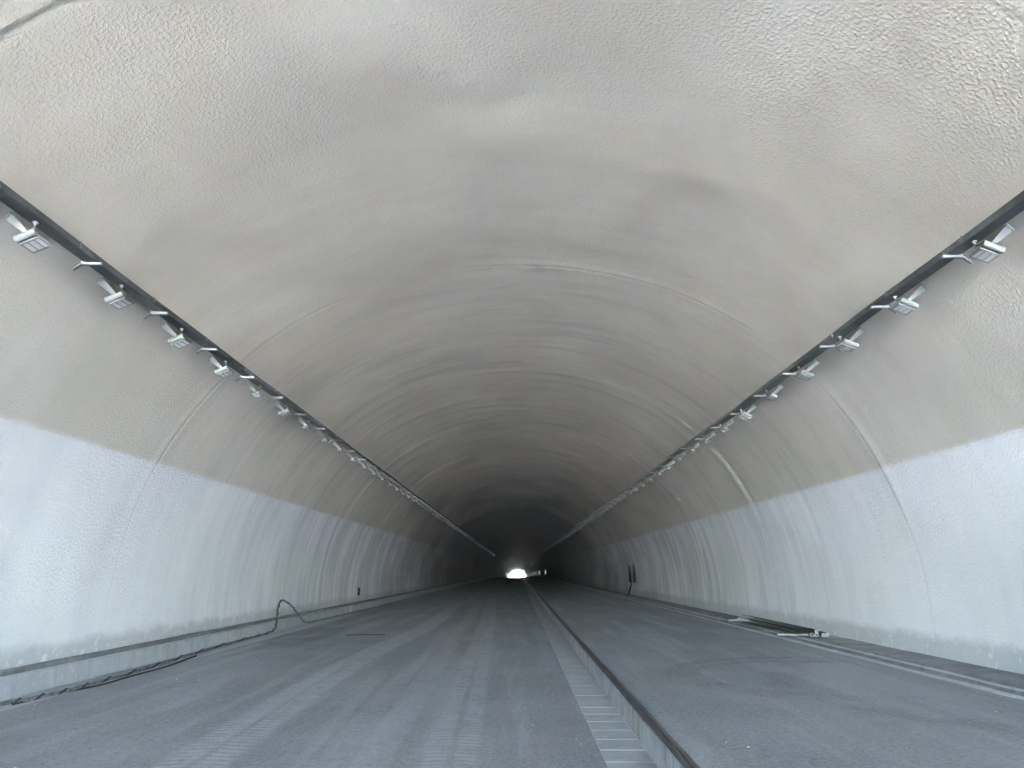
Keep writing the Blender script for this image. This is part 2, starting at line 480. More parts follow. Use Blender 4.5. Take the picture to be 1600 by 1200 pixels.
_rng = np.random.RandomState(3)
def fnoise(a, b, oct_):
    """smooth 2-D value made from a few crossing waves; cheap and repeatable"""
    out = np.zeros(np.broadcast(a, b).shape)
    for (fa, fb, ph, am) in oct_:
        out += am * np.sin(a * fa + b * fb + ph + 1.3 * np.sin(a * fa * 0.41 - b * fb * 0.63 + ph * 2))
    return out
OCT = [(_rng.uniform(.3, 2.6) * _rng.choice([-1, 1]), _rng.uniform(.2, 1.4), _rng.uniform(0, 6.3), _rng.uniform(.0015, .0035)) for _ in range(12)]
RIP = [(_rng.uniform(2.5, 11.0), _rng.uniform(-.4, .4), _rng.uniform(0, 6.3), _rng.uniform(.0006, .0022)) for _ in range(12)]
JW = [(_rng.uniform(.5, 2.5), 0.9, _rng.uniform(0, 6.3), .009) for _ in range(5)]
JOFF = {}
def offset(y, s):
    """how far the sprayed surface stands outside (+) or inside (-) the ideal profile"""
    d = fnoise(y, s, OCT) + fnoise(y, s, RIP) * np.clip((y - 5) / 18, 0.15, 1)
    for i, (yj, a) in enumerate(J):
        if i not in JOFF: JOFF[i] = random.uniform(-0.006, 0.011)
        yw = yj + fnoise(s, s * 0 + yj, JW)
        t = y - yw
        m_ = np.abs(t) < 1.2
        if not m_.any(): continue
        am = a * (0.85 + 0.25 * np.sin(s * 0.9 + yj)) * np.where(np.abs(s) < 7.2, 1.15, 0.6)
        d = d - am * 0.012 * np.exp(-((t + 0.10) / 0.10) ** 2)         # swollen lip before the joint
        d = d + am * 0.016 * np.exp(-(t / 0.035) ** 2)                  # the seam itself
        d = d - am * 0.007 * np.exp(-((t - 0.15) / 0.13) ** 2)
        d = d + am * (0.006 + JOFF[i] * .6) * np.clip(t / 0.14, 0, 1) * np.exp(-np.maximum(t, 0) / 1.1)
    return d
def split_s(y, side):
    w = 0.003 * np.sin(y * 1.7 + side) + 0.003 * np.sin(y * 4.3 + 2 * side) + 0.003 * np.sin(y * 9.1 + side * 5) + 0.006 * np.sin(y * .31 + side)
    return (S_L if side < 0 else S_R) + w

def y_rows(a, b, step):
    ys = set(np.round(np.linspace(a, b, max(2, int(round((b - a) / step)) + 1)), 4))
    if step < 1.5:
        for yj, am in J:
            for t in (-.3, -.22, -.16, -.12, -.08, -.05, -.03, -.015, 0, .015, .03, .05, .08, .12, .17, .24, .33):
                if a < yj + t < b: ys.add(round(yj + t, 4))
    return np.array(sorted(ys))

def grid_mesh(name, ys, S):
    """S: (len(ys), m) arc positions"""
    n, m_ = S.shape
    Yg = np.repeat(ys[:, None], m_, 1)
    x, z, nx, nz = prof(S)
    d = offset(Yg, S)
    sg = np.array([sag(float(t)) for t in ys])[:, None]
    V = np.stack([x + nx * d, Yg, z + nz * d + sg], -1).reshape(-1, 3)
    idx = np.arange(n * m_).reshape(n, m_)
    F = np.stack([idx[:-1, :-1], idx[1:, :-1], idx[1:, 1:], idx[:-1, 1:]], -1).reshape(-1, 4)
    me = bpy.data.meshes.new(name)
    me.vertices.add(len(V)); me.vertices.foreach_set('co', V.ravel())
    me.loops.add(F.size); me.loops.foreach_set('vertex_index', F.ravel())
    me.polygons.add(len(F)); me.polygons.foreach_set('loop_start', np.arange(len(F)) * 4)
    me.polygons.foreach_set('loop_total', np.full(len(F), 4))
    uvl = me.uv_layers.new(name='UVMap')
    UV = np.stack([Yg, S], -1).reshape(-1, 2)[F.ravel()]
    uvl.data.foreach_set('uv', UV.ravel())
    me.update(calc_edges=True)
    me.polygons.foreach_set('use_smooth', np.ones(len(F), bool))
    return me

bounds = [Y0] + [y for y, a in J if y < 200] + [260.0, 340.0, 450.0, Y1]
bounds = sorted(bounds)
ceiling = tag(empty('ceiling', (0, 0, 0)), kind='structure')
wall_l = tag(empty('tunnel_wall', (0, 0, 0)), 'white painted lower tunnel wall behind the looping cable, above the tall kerb', 'wall')
wall_r = tag(empty('tunnel_wall', (0, 0, 0)), 'white painted lower tunnel wall beside the raised lane, above the bundle of pipes', 'wall')
for a, b in zip(bounds[:-1], bounds[1:]):
    kv, kw = ('far_shade', 'far_shade') if a > 112 else ('vault', 'wall')  # far segments take the darker colour that paints in the gloom
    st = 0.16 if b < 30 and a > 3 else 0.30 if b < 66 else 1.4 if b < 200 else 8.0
    ms = 96 if b < 66 else 48
    ys = y_rows(a, b, st)
    sl, sr = -split_s(ys, -1), split_s(ys, 1)
    t = np.linspace(0, 1, ms)
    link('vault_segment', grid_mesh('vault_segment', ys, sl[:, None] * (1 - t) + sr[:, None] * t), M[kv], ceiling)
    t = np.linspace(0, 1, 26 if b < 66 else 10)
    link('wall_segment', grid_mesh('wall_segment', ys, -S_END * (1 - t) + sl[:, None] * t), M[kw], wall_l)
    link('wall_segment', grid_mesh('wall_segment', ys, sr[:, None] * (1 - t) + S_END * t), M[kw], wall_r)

# ------------------------------------------------------------------ the ground outside, the hill, the head walls
def sheet(name, x0, x1, ys, z, mat, kind='structure'):
    b = MB()
    for y in ys: b.v += [(x0, y, z + sag(y)), (x1, y, z + sag(y))]
    b.f = [(2 * i, 2 * i + 1, 2 * i + 3, 2 * i + 2) for i in range(len(ys) - 1)]
    o = b.build(name, mat)
    o['kind'] = kind
    return o
FAR = list(range(-2000, 120, 265)) + list(range(120, 700, 20)) + [1000, 1600, 2600]
FAR = sorted(set(FAR))
sheet('ground', -1500, 1500, FAR, -0.45, M['earth'])

# hillside with the bore passing through it
def hill():
    xs = [-300, -150, -80, -40, -14, 0, 14, 40, 80, 150, 300]
    ys = [Y0 + .6, 0, 30, 80, 160, 280, 400, 500, 550, Y1 - .6]
    V, F = [], []
    for y in ys:
        e = min(y - Y0, Y1 - y)
        for x in xs:
            zt = 9.6 + 45 * min(1, e / 120) * math.exp(-(x / 190) ** 2) + 2 * math.sin(x * .07 + y * .05)
            if abs(x) > 14: zt = max(zt - 0, 9.6) if abs(x) < 100 else zt * .4
            V.append((x, y, zt + sag(y)))
    n = len(xs)
    for i in range(len(ys) - 1):
        for j in range(n - 1):
            F.append((i * n + j, i * n + j + 1, (i + 1) * n + j + 1, (i + 1) * n + j))
    b = MB().add(V, F)
    o = b.build('hillside', M['grass'], None, True)
    o['kind'] = 'structure'
hill()
def headwall(y, sgn, label):
    b = MB()
    ss = np.linspace(-S_END, S_END, 61)
    x, z, nx, nz = prof(ss)
    inn = [(float(a + c * .03), float(b_ + d * .03)) for a, b_, c, d in zip(x, z, nx, nz)]
    out = []
    for a, c in inn:      # radial projection on a rectangle
        cx, cz = a, c - 1.0
        k_ = min(30 / max(abs(cx), 1e-6), (10.5 / cz) if cz > 0 else 1e9, (2.2 / -cz) if cz < 0 else 1e9)
        out.append((cx * k_, 1.0 + cz * k_))
    s0 = sag(y)
    n = len(inn)
    for yy in (y, y + sgn * 0.9):
        b.v += [(p[0], yy, p[1] + s0) for p in inn] + [(p[0], yy, p[1] + s0) for p in out]
    for i in range(n - 1):
        b.f.append((i, i + 1, n + i + 1, n + i))
        b.f.append((2 * n + i, 3 * n + i, 3 * n + i + 1, 2 * n + i + 1))
        b.f.append((n + i, n + i + 1, 3 * n + i + 1, 3 * n + i))
    o = b.build('portal_headwall', M['gutter'])
    tag(o, label, 'wall')
headwall(Y0 - 0.02, -1, 'concrete portal wall round the tunnel mouth behind the viewpoint')
headwall(Y1 + 0.02, 1, 'concrete portal wall round the bright far tunnel mouth')
# rock and lining backing outside the sprayed skin
def shell():
    ys = np.array([Y0, 60, 120, 180, 240, 300, 360, 420, 480, 530, Y1], float)
    ss = np.linspace(-S_END, S_END, 41)
    x, z, nx, nz = prof(ss)
    b = MB()
    for y in ys:
        for a, c, d, e in zip(x, z, nx, nz): b.v.append((a + d * .45, y, c + e * .45 + sag(y)))
    n = len(ss)
    b.f = [(i * n + j, i * n + j + 1, (i + 1) * n + j + 1, (i + 1) * n + j) for i in range(len(ys) - 1) for j in range(n - 1)]
    o = b.build('concrete_shell', M['gutter'], None, True); o['kind'] = 'structure'
shell()

# ------------------------------------------------------------------ sweeps along the road
def sweep(name, poly, ys, mat, parent=None, jit=0.0, kind=None, closed=False, seed=0, caps=False):
    """poly: [(x, z)] section; jit moves the whole section sideways a little"""
    b = MB(); n = len(poly)
    for y in ys:
        dx = jit * (math.sin(y * 1.9 + seed) + .6 * math.sin(y * 5.3 + seed * 2) + .5 * math.sin(y * 13.0 + seed))
        dz = jit * .5 * math.sin(y * 2.3 + seed * 3)
        for x, z in poly: b.v.append((x + dx, y, z + dz + sag(y)))
    m_ = n if closed else n - 1
    for i in range(len(ys) - 1):
        for j in range(m_):
            k_ = (j + 1) % n
            b.f.append((i * n + j, i * n + k_, (i + 1) * n + k_, (i + 1) * n + j))
    if caps:
        b.f.append(tuple(range(n))); b.f.append(tuple(reversed(range((len(ys) - 1) * n, len(ys) * n))))
    o = b.build(name, mat, parent)
    if kind: o['kind'] = kind
    return o
def rows(a, b, fine=0.12, far=40.0):
    ys, y = [], a
    while y < b:
        ys.append(y)
        y += 5.0 if y < 3 else fine if y < far else 2.0 if y < 120 else 10.0
        if ys[-1] < 3 <= y: y = 3.0
    ys.append(b)
    return ys
RY = rows(-60, 640)
# left carriageway: gently crowned, with a slightly ragged right edge
xs_road = [-5.53, -4.2, -2.6, -1.0, 0.30, 0.66]
def road(name, xs, zs, mat, ragged):
    b = MB(); n = len(xs)
    for y in RY:
        rag = ragged * (mnoise.noise((y * 2.2, 3.1, 0)) + .6 * mnoise.noise((y * 7.0, 1.0, 0)))
        for j, (x, z) in enumerate(zip(xs, zs)):
            b.v.append((x + (rag if j in (n - 1,) else 0), y, z + sag(y)))
    b.f = [(i * n + j, i * n + j + 1, (i + 1) * n + j + 1, (i + 1) * n + j) for i in range(len(RY) - 1) for j in range(n - 1)]
    o = b.build(name, mat); o['kind'] = 'structure'
    return o
road('left_road', [-5.52, -4.2, -2.6, -1.0, 0.30, 0.70], [0.008, 0.012, 0.016, 0.014, 0.008, 0.006], M['asphalt_l'], 0.022)
sweep('road_base', [(-6.6, -0.02), (1.0, -0.02)], rows(-60, 640, 2.0), M['gutter'], kind='structure')
# left gutter apron, kerb, cable trench
sweep('gutter_apron', [(-5.96, 0.004), (-5.50, 0.004)], rows(-60, 640, 1.0), M['slab'], kind='structure')
kerb_l = tag(empty('kerb', (-6.0, 0, 0)), 'tall pale concrete kerb running below the white wall behind the long cable', 'kerb')
yk = -20.0
kk = 0
while yk < 80:
    L = 3.0
    zt = 0.262 + random.uniform(-.003, .003)
    xo = random.uniform(-.004, .004)
    o = sweep('kerb_stone', [(-5.95 + xo, -0.02), (-5.95 + xo, zt - .018), (-5.962 + xo, zt), (-6.05 + xo, zt), (-6.05 + xo, 0.05)],
          list(np.linspace(yk + .006, yk + L - .006, 5)), M['kerb'], None, closed=True, caps=True)
    o.parent = kerb_l; o.location = (6.0, 0, 0)
    yk += L
o = sweep('far_kerb_run', [(-5.95, -0.02), (-5.95, .244), (-5.962, .262), (-6.05, .262), (-6.05, .05)], rows(80, 640, 1), M['kerb'], None, closed=True, caps=True)
o.parent = kerb_l; o.location = (6.0, 0, 0)
sweep('cable_trench', [(-6.05, 0.19), (-6.22, 0.19), (-6.22, 0.285), (-6.27, 0.295), (-6.27, 0.25), (-6.56, 0.26)], RY, M['trench'], kind='structure', jit=0.003, seed=2)
# centre drain: cover slabs with pale mortar between them
drain = tag(empty('drain_channel', (0.9, 0, 0)), 'strip of pale concrete drain slabs between the dusty lane and the centre kerb', 'drain')
y = 4.2
slabs = []
i = 0
while y < 17:
    L = 0.43
    g = 0.004 if y < 11.3 else .0015
    b = MB()
    zt = 0.012 + random.uniform(-.0012, .0012)
    tw = random.uniform(-.001, .001)
    b.hexa([(-.215, y + g, -.05), (.175, y + g, -.05), (.175, y + L - g, -.05), (-.215, y + L - g, -.05),
            (-.208, y + g + .006, zt), (.170, y + g + .006, zt + tw), (.170, y + L - g - .006, zt + tw), (-.208, y + L - g - .006, zt)])
    b.build('drain_slab', M['slab'], drain)
    b = MB(); w = random.uniform(.004, .007)
    b.box(-.205, .168, y - w, y + w, -.04, zt + .0006)
    b.build('mortar_joint', M['joint'] if y < 11.3 else M['slab'], drain)
    y += L; i += 1
o = sweep('drain_run', [(-.215, .010), (.180, .012)], rows(17, 640, 1.0), M['slab'], drain)
o = sweep('drain_run', [(-.215, .010), (.180, .012)], [-60, 0, 4.2], M['slab'], drain)
sweep('drain_bed', [(0.62, -0.012), (1.15, -0.012)], rows(-60, 640, 4.0), M['joint'], kind='structure')
# centre kerb and the raised lane on top of it
kerb_m = tag(empty('kerb', (1.1, 0, 0)), 'stained centre kerb with black top edge between the two lanes', 'kerb')
yk = 3.0
while yk < 60:
    L = 0.98
    xo = random.uniform(-.004, .004)
    b = MB(); b.box(-.010 + xo, .14, yk + .005, yk + L - .003, -.05, .200 + random.uniform(-.003, .002))
    b.build('kerb_stone', M['kerb_mid'], kerb_m)
    yk += L
b = MB(); b.box(-.010, .14, -60, 3.0, -.05, .2); b.build('kerb_stone', M['kerb_mid'], kerb_m)
o = sweep('far_kerb_run', [(-.010, -.05), (-.010, .2), (.14, .2)], rows(yk, 640, 1.0), M['kerb_mid'], kerb_m)
o = sweep('bitumen_edge', [(.004, .201), (.000, .258), (.012, .2685), (.048, .2685), (.055, .25)], RY, M['bitumen'], kerb_m, jit=.0022, seed=1)
road('right_road', [1.14, 2.2, 3.4, 4.5, 4.85], [0.262, 0.268, 0.270, 0.266, 0.262], M['asphalt_r'], 0.008)
# right edge strip and drainage ledge
sweep('edge_strip', [(4.83, 0.23), (4.84, 0.270), (4.95, 0.270), (4.96, 0.20)], RY, M['kerb'], kind='structure', jit=.0035, seed=4)
sweep('side_trench', [(4.955, 0.205), (5.29, 0.205), (5.31, 0.243), (5.37, 0.243), (5.39, 0.16), (5.80, 0.15), (5.82, 0.175), (6.56, 0.175)], RY, M['trench'], kind='structure', jit=.005, seed=5)
sweep('lane_base', [(1.2, -0.03), (6.6, -0.03)], rows(-60, 640, 4.0), M['gutter'], kind='structure')
for x0, x1, seed in ((5.30, 5.375, 8),):
    sweep('pale_mortar_ridge', [(x0, .235), (x0 + .012, .250), (x1 - .015, .250), (x1, .235)], RY, M['kerb'], kind='structure', jit=.005, seed=5)
wob_y = rows(-20, 200, .25, 60)
# light post at the expansion joint on the left kerb
b = MB(); b.box(-5.947, -5.93, 29.4, 29.62, 0.0, 0.255)
tag(b.build('marker_block', M['joint']), 'small pale block set against the left kerb beyond the cable loop', 'block')

# ------------------------------------------------------------------ cable trays with support brackets
ORD = ['nearest', 'second', 'third', 'fourth', 'fifth', 'sixth', 'seventh', 'eighth', 'ninth', 'tenth', 'eleventh', 'twelfth',
       'thirteenth', 'fourteenth', 'fifteenth', 'sixteenth', 'seventeenth', 'eighteenth', 'nineteenth', 'twentieth']
SP = 1.725
NL = 92
def tray_wob(y, side):
    return (0.012 * math.sin(y * .55 + side * 2) + .008 * math.sin(y * 1.37 + side) + (.02 * math.exp(-((y - 22) / 2.5) ** 2) if side > 0 else 0))
def tray(side, lab, y_first):
    root = tag(empty('cable_tray', (side * 4.64, 0, CAM_H + 3.30)), lab, 'cable tray')
    r = root.location
    sec = [(4.55, 3.335), (4.55, 3.272), (4.556, 3.264), (4.690, 3.256), (4.70, 3.264), (4.70, 3.335), (4.695, 3.335), (4.695, 3.268), (4.556, 3.272), (4.556, 3.335)]
    sec = [(side * (a - 4.64), c - 3.30) for a, c in sec]
    def run(a, b_, st, name='tray_section'):
        ys = list(np.linspace(a, b_, max(2, int((b_ - a) / st) + 1)))
        m_ = MB(); n = len(sec)
        for y_ in ys:
            w = tray_wob(y_, side)
            for x_, z_ in sec: m_.v.append((x_ + side * w * .4, y_, z_ + w + sag(y_)))
        for i in range(len(ys) - 1):
            for j in range(n):
                k_ = (j + 1) % n
                m_.f.append((i * n + j, i * n + k_, (i + 1) * n + k_, (i + 1) * n + j))
        m_.f += [tuple(range(n)), tuple(reversed(range((len(ys) - 1) * n, len(ys) * n)))]
        m_.build(name, M['tray'], root)
    yy = y_first + 0.25 - 3 * SP
    while yy < 60:
        run(yy + .003, yy + 2 * SP - .003, .35)
        yy += 2 * SP
    run(yy, y_first + (NL - 1) * SP + 1.0, 2.0, 'far_tray_run')
    run(Y0 + .2, y_first + 0.25 - 3 * SP - .003, 2.0, 'near_tray_run')
    # bracket: level arm under the tray and a plate standing off the wall
    arm = MB()
    arm.box(min(side * -.15, side * .06), max(side * -.15, side * .06), -.017, .017, -.080, -.048)
    arm.box(min(side * -.15, side * .05), max(side * -.15, side * .05), -.030, -.018, -.080, -.072)
    c = Vector((side * .075, 0, -.070)); ax = Vector((side * .75, 0, -.58)).normalized(); az = Vector((side * .58, 0, .75)).normalized()
    arm.obox(c, ax, (0, 1, 0), az, .105, .019, .007)
    arm.obox(c + az * .045 - ax * .03, ax, (0, 1, 0), az, .014, .014, .045)
    arm_me = arm.mesh('support_bracket'); arm_me.materials.append(M['galv'])
    # row of slot bolts on the tray side above every bracket
    bl = MB()
    for q in range(7):
        cx = side * (-.0925); yb = -.42 + q * .055; zz = .018 + (.004 if q % 2 else -.006)
        bl.box(cx - .004, cx + .004, yb - .011, yb + .011, zz - .005, zz + .005)
    bl.box(side * -.0925 - .004, side * -.0925 + .004, -.47, -.455, -.03, .045)
    bl_me = bl.mesh('bolt_row'); bl_me.materials.append(M['galv'])
    for i in range(-3, NL):
        y_ = y_first + i * SP
        w = tray_wob(y_, side)
        o = link('support_bracket', arm_me, None, root, loc=(0, y_ + random.uniform(-.03, .03), w * .9 + sag(y_)))
        o.rotation_euler = (random.uniform(-.03, .03), random.uniform(-.03, .03), random.uniform(-.05, .05))
        if i < 30:
            link('bolt_row', bl_me, None, root, loc=(side * w * .4, y_ + .15, w + sag(y_)))['kind'] = 'stuff'
    return root
tray(-1, 'dark cable tray on the left haunch of the vault above the cable loop', 8.07)
tray(1, 'dark cable tray on the right haunch of the vault above the raised lane', 7.96)

# ------------------------------------------------------------------ luminaires
def smooth_path(p0, p1, p2, p3, n=9):
    out = []
    for i in range(n):
        t = i / (n - 1)
        out.append(tuple((1 - t) ** 3 * a + 3 * t * (1 - t) ** 2 * b + 3 * t * t * (1 - t) * c + t ** 3 * d for a, b, c, d in zip(p0, p1, p2, p3)))
    return out

def lamp_meshes(side, big):
    th = R(22.6)
    a = Vector((-side * math.cos(th), 0, math.sin(th)))      # inwards and up
    bdir = Vector((0, 1, 0))
    n = Vector((-side * math.sin(th), 0, -math.cos(th)))     # the way it shines
    out = {}
    w = .098 if big else .048                                 # half width across
    ln = .215 if big else .16
    # driver bar: ribbed half-round housing with end caps
    bar = MB()
    c = Vector((0, 0, -.022))
    prof2 = [(.036 * math.cos(t), .034 * math.sin(t)) for t in [2 * math.pi * k_ / 14 for k_ in range(14)]]
    ring = []
    for sgn in (-1, 1):
        ring.append([c + a * (sgn * w) + bdir * p - n * q for p, q in prof2])
    m_ = len(prof2)
    bar.add(ring[0] + ring[1], [(i, (i + 1) % m_, m_ + (i + 1) % m_, m_ + i) for i in range(m_)] + [tuple(reversed(range(m_))), tuple(range(m_, 2 * m_))])
    for sgn in (-1, 1):
        bar.obox(c + a * sgn * (w + .003), a, bdir, n, .003, .030, .028)
    out['housing'] = bar, M['lampgrey']
    # heat sink plate and fins behind the light panel
    fin = MB()
    pc = c + bdir * (.040 + ln / 2) + n * .022
    fin.obox(pc, a, bdir, n, w * .97, ln / 2, .006)
    for k_ in range(5 if big else 3):
        fin.obox(pc - n * .018 + a * (w * .8 * (k_ / (2 if big else 1) - 1)), a, bdir, n, .0025, ln * .44, .013)
    out['heat_sink'] = fin, M['lampgrey']
    fr = MB()
    pf = pc + n * .012
    t_ = .009
    for sgn in (-1, 1):
        fr.obox(pf + a * sgn * (w - t_), a, bdir, n, t_, ln / 2, .0065)
        fr.obox(pf + bdir * sgn * (ln / 2 - t_ * (1.6 if sgn > 0 else 1)), a, bdir, n, w - 2 * t_, t_ * (1.6 if sgn > 0 else 1), .006)
    nm = 3 if big else 1
    for k_ in range(1, nm):
        fr.obox(pf + a * (w * 2 * k_ / nm - w), a, bdir, n, .0035, ln / 2 - 2 * t_, .0055)
    out['panel_frame'] = fr, M['lampwhite']
    mods = []
    for k_ in range(nm):
        cc = pf + a * (w * (2 * k_ + 1) / nm - w) + n * .001
        hw, hl = w / nm * .80, ln / 2 - 2.4 * t_
        md = MB().obox(cc, a, bdir, n, hw, hl, .003)
        me = md.mesh('led_module'); me.materials.append(M['led'])
        uvl = me.uv_layers.new(name='UVMap')
        for p in me.polygons:
            for li in p.loop_indices:
                v_ = me.vertices[me.loops[li].vertex_index].co - cc
                uvl.data[li].uv = (v_.dot(a) / hw * .5 + .5, v_.dot(bdir) / hl * .5 + .5)
        mods.append(me)
    # fan-shaped stay from the pivot to the lining
    br = MB()
    e = Vector((side * .148, -.075, .150))
    q0 = Vector((0, 0, .010))
    d = (e - q0).normalized()
    wv = d.cross(Vector((side * .3, 1, .2))).normalized()
    wv = Vector((0.0, 1, 0)).cross(d).normalized() * .35 + Vector((-side * .75, .05, .35)); wv = (wv - d * wv.dot(d)).normalized()
    nn = d.cross(wv).normalized() * .003
    P = []
    for s3 in (-1, 1):
        P += [q0 - wv * .020 + nn * s3, q0 + wv * .020 + nn * s3, e + wv * .043 + nn * s3, e - wv * .043 + nn * s3]
    br.hexa(P)
    br.obox(e, wv, d, nn.normalized(), .046, .006, .016)
    br.tube([q0 - nn * 5, q0 + nn * 5], .017, 10)
    for s3 in (-1, 0, 1):
        br.tube([e + wv * .030 * s3 - d * .012 - nn * 4, e + wv * .030 * s3 - d * .012 + nn * 4], .006, 6)
    out['mounting_bracket'] = br, M['lampgrey']
    wr = MB()
    g = Vector((-side * .055, .03 if side < 0 else .20, .118))
    wr.tube(smooth_path(g, g + Vector((0, 0, -.09)), c + a * w * .8 + Vector((-side * .02, .02, .04)), c + a * w * .75 + Vector((0, .01, .02)), 10), .0065, 6)
    out['wire'] = wr, M['black']
    gl = MB()
    gl.tube([g + Vector((0, 0, .012)), g + Vector((0, 0, -.022))], .013, 8)
    gl.box(g.x - .018, g.x + .018, g.y - .02, g.y + .02, g.z - .002, g.z + .014)
    out['cable_gland'] = gl, M['lampwhite']
    res = {}
    for k_, (mb, mt) in out.items():
        me = mb.mesh(k_); me.materials.append(mt); res[k_] = me
    return res, mods

def lamps(side, y_first, sp, word, extra):
    big, small = lamp_meshes(side, True), lamp_meshes(side, False)
    for i in range(-1, NL):
        isbig = i in (-1, 0, 1, 2, 3, 5)
        ms, mods = big if isbig else small
        y_ = y_first + i * sp
        w = tray_wob(y_, side)
        root = empty('tunnel_luminaire', (side * 4.68, y_, CAM_H + 3.126 + w * .5 + sag(y_)))
        root.rotation_euler = (random.uniform(-.04, .04), random.uniform(-.05, .05), random.uniform(-.06, .06))
        if i == NL - 1 and side < 0:
            lb = 'tiny lit lamp glowing at the dark far end of the lamp row'
            g = None
        elif i == -1:
            lb = 'square LED floodlight just outside the view at the ' + word + ' tray'
            g = 'square LED floodlights beside the ' + word + ' tray'
        elif isbig:
            o_ = {0: 'nearest', 1: 'second nearest', 2: 'third nearest', 3: 'fourth', 5: 'last square'}[i]
            lb = {0: 'largest looking square LED floodlight, nearest on the %s tray',
                  1: 'square LED floodlight, second from the near end of the %s tray',
                  2: 'square LED floodlight, third from the near end of the %s tray',
                  3: 'square LED floodlight, fourth on the %s tray, just before the first narrow lamp',
                  5: 'small looking square LED floodlight between two narrow lamps on the %s tray'}[i] % word
            g = 'square LED floodlights beside the ' + word + ' tray'
        else:
            g = 'narrow LED lamps beside the ' + word + ' tray'
            if i == 4: lb = 'narrow LED lamp between two square floodlights on the %s tray' % word
            elif i < 20: lb = 'narrow LED lamp, %s in line from the near end of the %s tray' % (ORD[i], word)
            else: lb = 'tiny narrow LED lamp in the distant crowded part of the %s row' % word; g = 'distant narrow lamps of the ' + word + ' row'
        tag(root, lb, 'lamp', g)
        names = ['housing', 'heat_sink', 'panel_frame', 'mounting_bracket']
        if i < 30: names += ['wire', 'cable_gland']
        for nm_ in names: link(nm_, ms[nm_], None, root)
        if i < 40:
            for md in mods: link('led_module', md, None, root)
        if i == NL - 1 and side < 0:
            b = MB(); b.obox((0, .1, -.06), (1, 0, 0), (0, 1, 0), (0, 0, 1), .09, .1, .05)
            b.build('lit_lens', M['bulb'], root)
lamps(-1, 7.06, SP, 'left', 0)
lamps(1, 7.36, SP, 'right', 0)

# ------------------------------------------------------------------ loose things on the floor
def cat(pts, n=10):
    """Catmull-Rom through the points"""
    P = [Vector(p) for p in pts]; P = [P[0] * 2 - P[1]] + P + [P[-1] * 2 - P[-2]]
    out = []
    for i in range(1, len(P) - 2):
        for k_ in range(n):
            t = k_ / n
            p0, p1, p2, p3 = P[i - 1:i + 3]
            out.append(.5 * ((2 * p1) + (p2 - p0) * t + (2 * p0 - 5 * p1 + 4 * p2 - p3) * t * t + (3 * p1 - p0 - 3 * p2 + p3) * t ** 3))
    out.append(P[-2]); return out
# thick cable: along the apron, one tall loop, then on into the dark
cpts = [(-5.80, 1.0, .04), (-5.78, 5, .04), (-5.70, 8.9, .045), (-5.56, 9.7, .045), (-5.50, 10.4, .045), (-5.52, 11.3, .045), (-5.56, 12.6, .045), (-5.70, 14.3, .045),
        (-5.82, 16.2, .045), (-5.86, 18.3, .045), (-5.86, 19.6, .055), (-5.87, 20.15, .12), (-5.90, 20.35, .34), (-5.96, 20.65, .62), (-6.02, 21.15, .735),
        (-6.02, 21.9, .60), (-5.98, 22.5, .36), (-5.93, 22.95, .13), (-5.91, 23.5, .05), (-5.90, 24.5, .045), (-5.86, 27, .045), (-5.82, 30, .045), (-5.72, 34, .045), (-5.75, 44, .045), (-5.70, 60, .045)]
path = cat(cpts, 12)
mb = MB()
rad = [.022 + .003 * math.sin(i * .9) + random.uniform(-.002, .002) for i in range(len(path))]
mb.tube(path, rad, 10)
cab = mb.build('cable', M['cable'], None, True)
cab_root = empty('power_cable', (-5.8, 1.0, 0))
cab.parent = cab_root; cab.location = (5.8, -1.0, 0); cab.name = 'sheath'
# second strand twisted round it
tw = []
for i, p in enumerate(path):
    if i > len(path) * .70: break
    ang = i * .85
    tw.append(p + Vector((math.cos(ang), 0, max(-.35, math.sin(ang)))) * .026)
mb = MB(); mb.tube(tw, .010, 6)
t2 = mb.build('twisted_strand', M['black'], cab_root, True, (5.8, -1.0, 0))
tag(cab_root, 'thick scuffed cable lying below the left kerb, rising in one tall loop', 'cable')
mb = MB()
p2 = cat([(-5.60, 9.4, .028), (-5.54, 10.2, .028), (-5.42, 11.0, .028), (-5.44, 11.9, .028), (-5.44, 13.0, .028), (-5.60, 14.6, .028)], 10)
mb.tube(p2, .012, 6)
tag(mb.build('thin_wire', M['black'], None, True), 'thin black wire lying on the asphalt edge beside the thick cable', 'wire')

# bundle of pipes on the right ledge
root = tag(empty('pipe_bundle', (6.0, 16.6, .2)), 'bundle of dark pipes with white open ends lying against the right wall', 'pipes')
ends = [(-.145, .035), (-.055, .035), (.035, .035), (.125, .035), (-.09, .108), (.215, .035)]
for k_, (dx, dz) in enumerate(ends):
    L = 5.5 + random.uniform(-.1, .1)
    dy = random.uniform(-.12, .12) + (.1 if k_ == 5 else 0)
    b = MB()
    a0 = Vector((dx, dy, dz)); a1 = Vector((dx * .6 - .02, dy + L, dz + .015))
    b.tube([a0, a0.lerp(a1, .33), a0.lerp(a1, .66), a1], .036, 12)
    p = b.build('pipe', M['pipe'], root, True)
    e_ = MB()
    dirv = (a1 - a0).normalized()
    n = 14
    rr = [(.043, -.002), (.043, .05), (.030, .0), (.030, -.002)]
    vs_ = []
    for (r_, t_) in [(.038, .05), (.038, -.004), (.026, -.004), (.026, .04)]:
        for q in range(n):
            an = q * 2 * math.pi / n
            vs_.append(a0 + dirv * t_ + Vector((math.cos(an) * r_, 0, math.sin(an) * r_)))
    fs_ = [(g * n + q, g * n + (q + 1) % n, (g + 1) * n + (q + 1) % n, (g + 1) * n + q) for g in range(3) for q in range(n)]
    e_.add(vs_, fs_)
    e_.build('end_ring', M['pipe_end'], p, True)
    e2 = MB(); e2.tube([a0 + dirv * .0 , a0 + dirv * .001], .0258, 14); e2.build('pipe_mouth', M['black'], p)
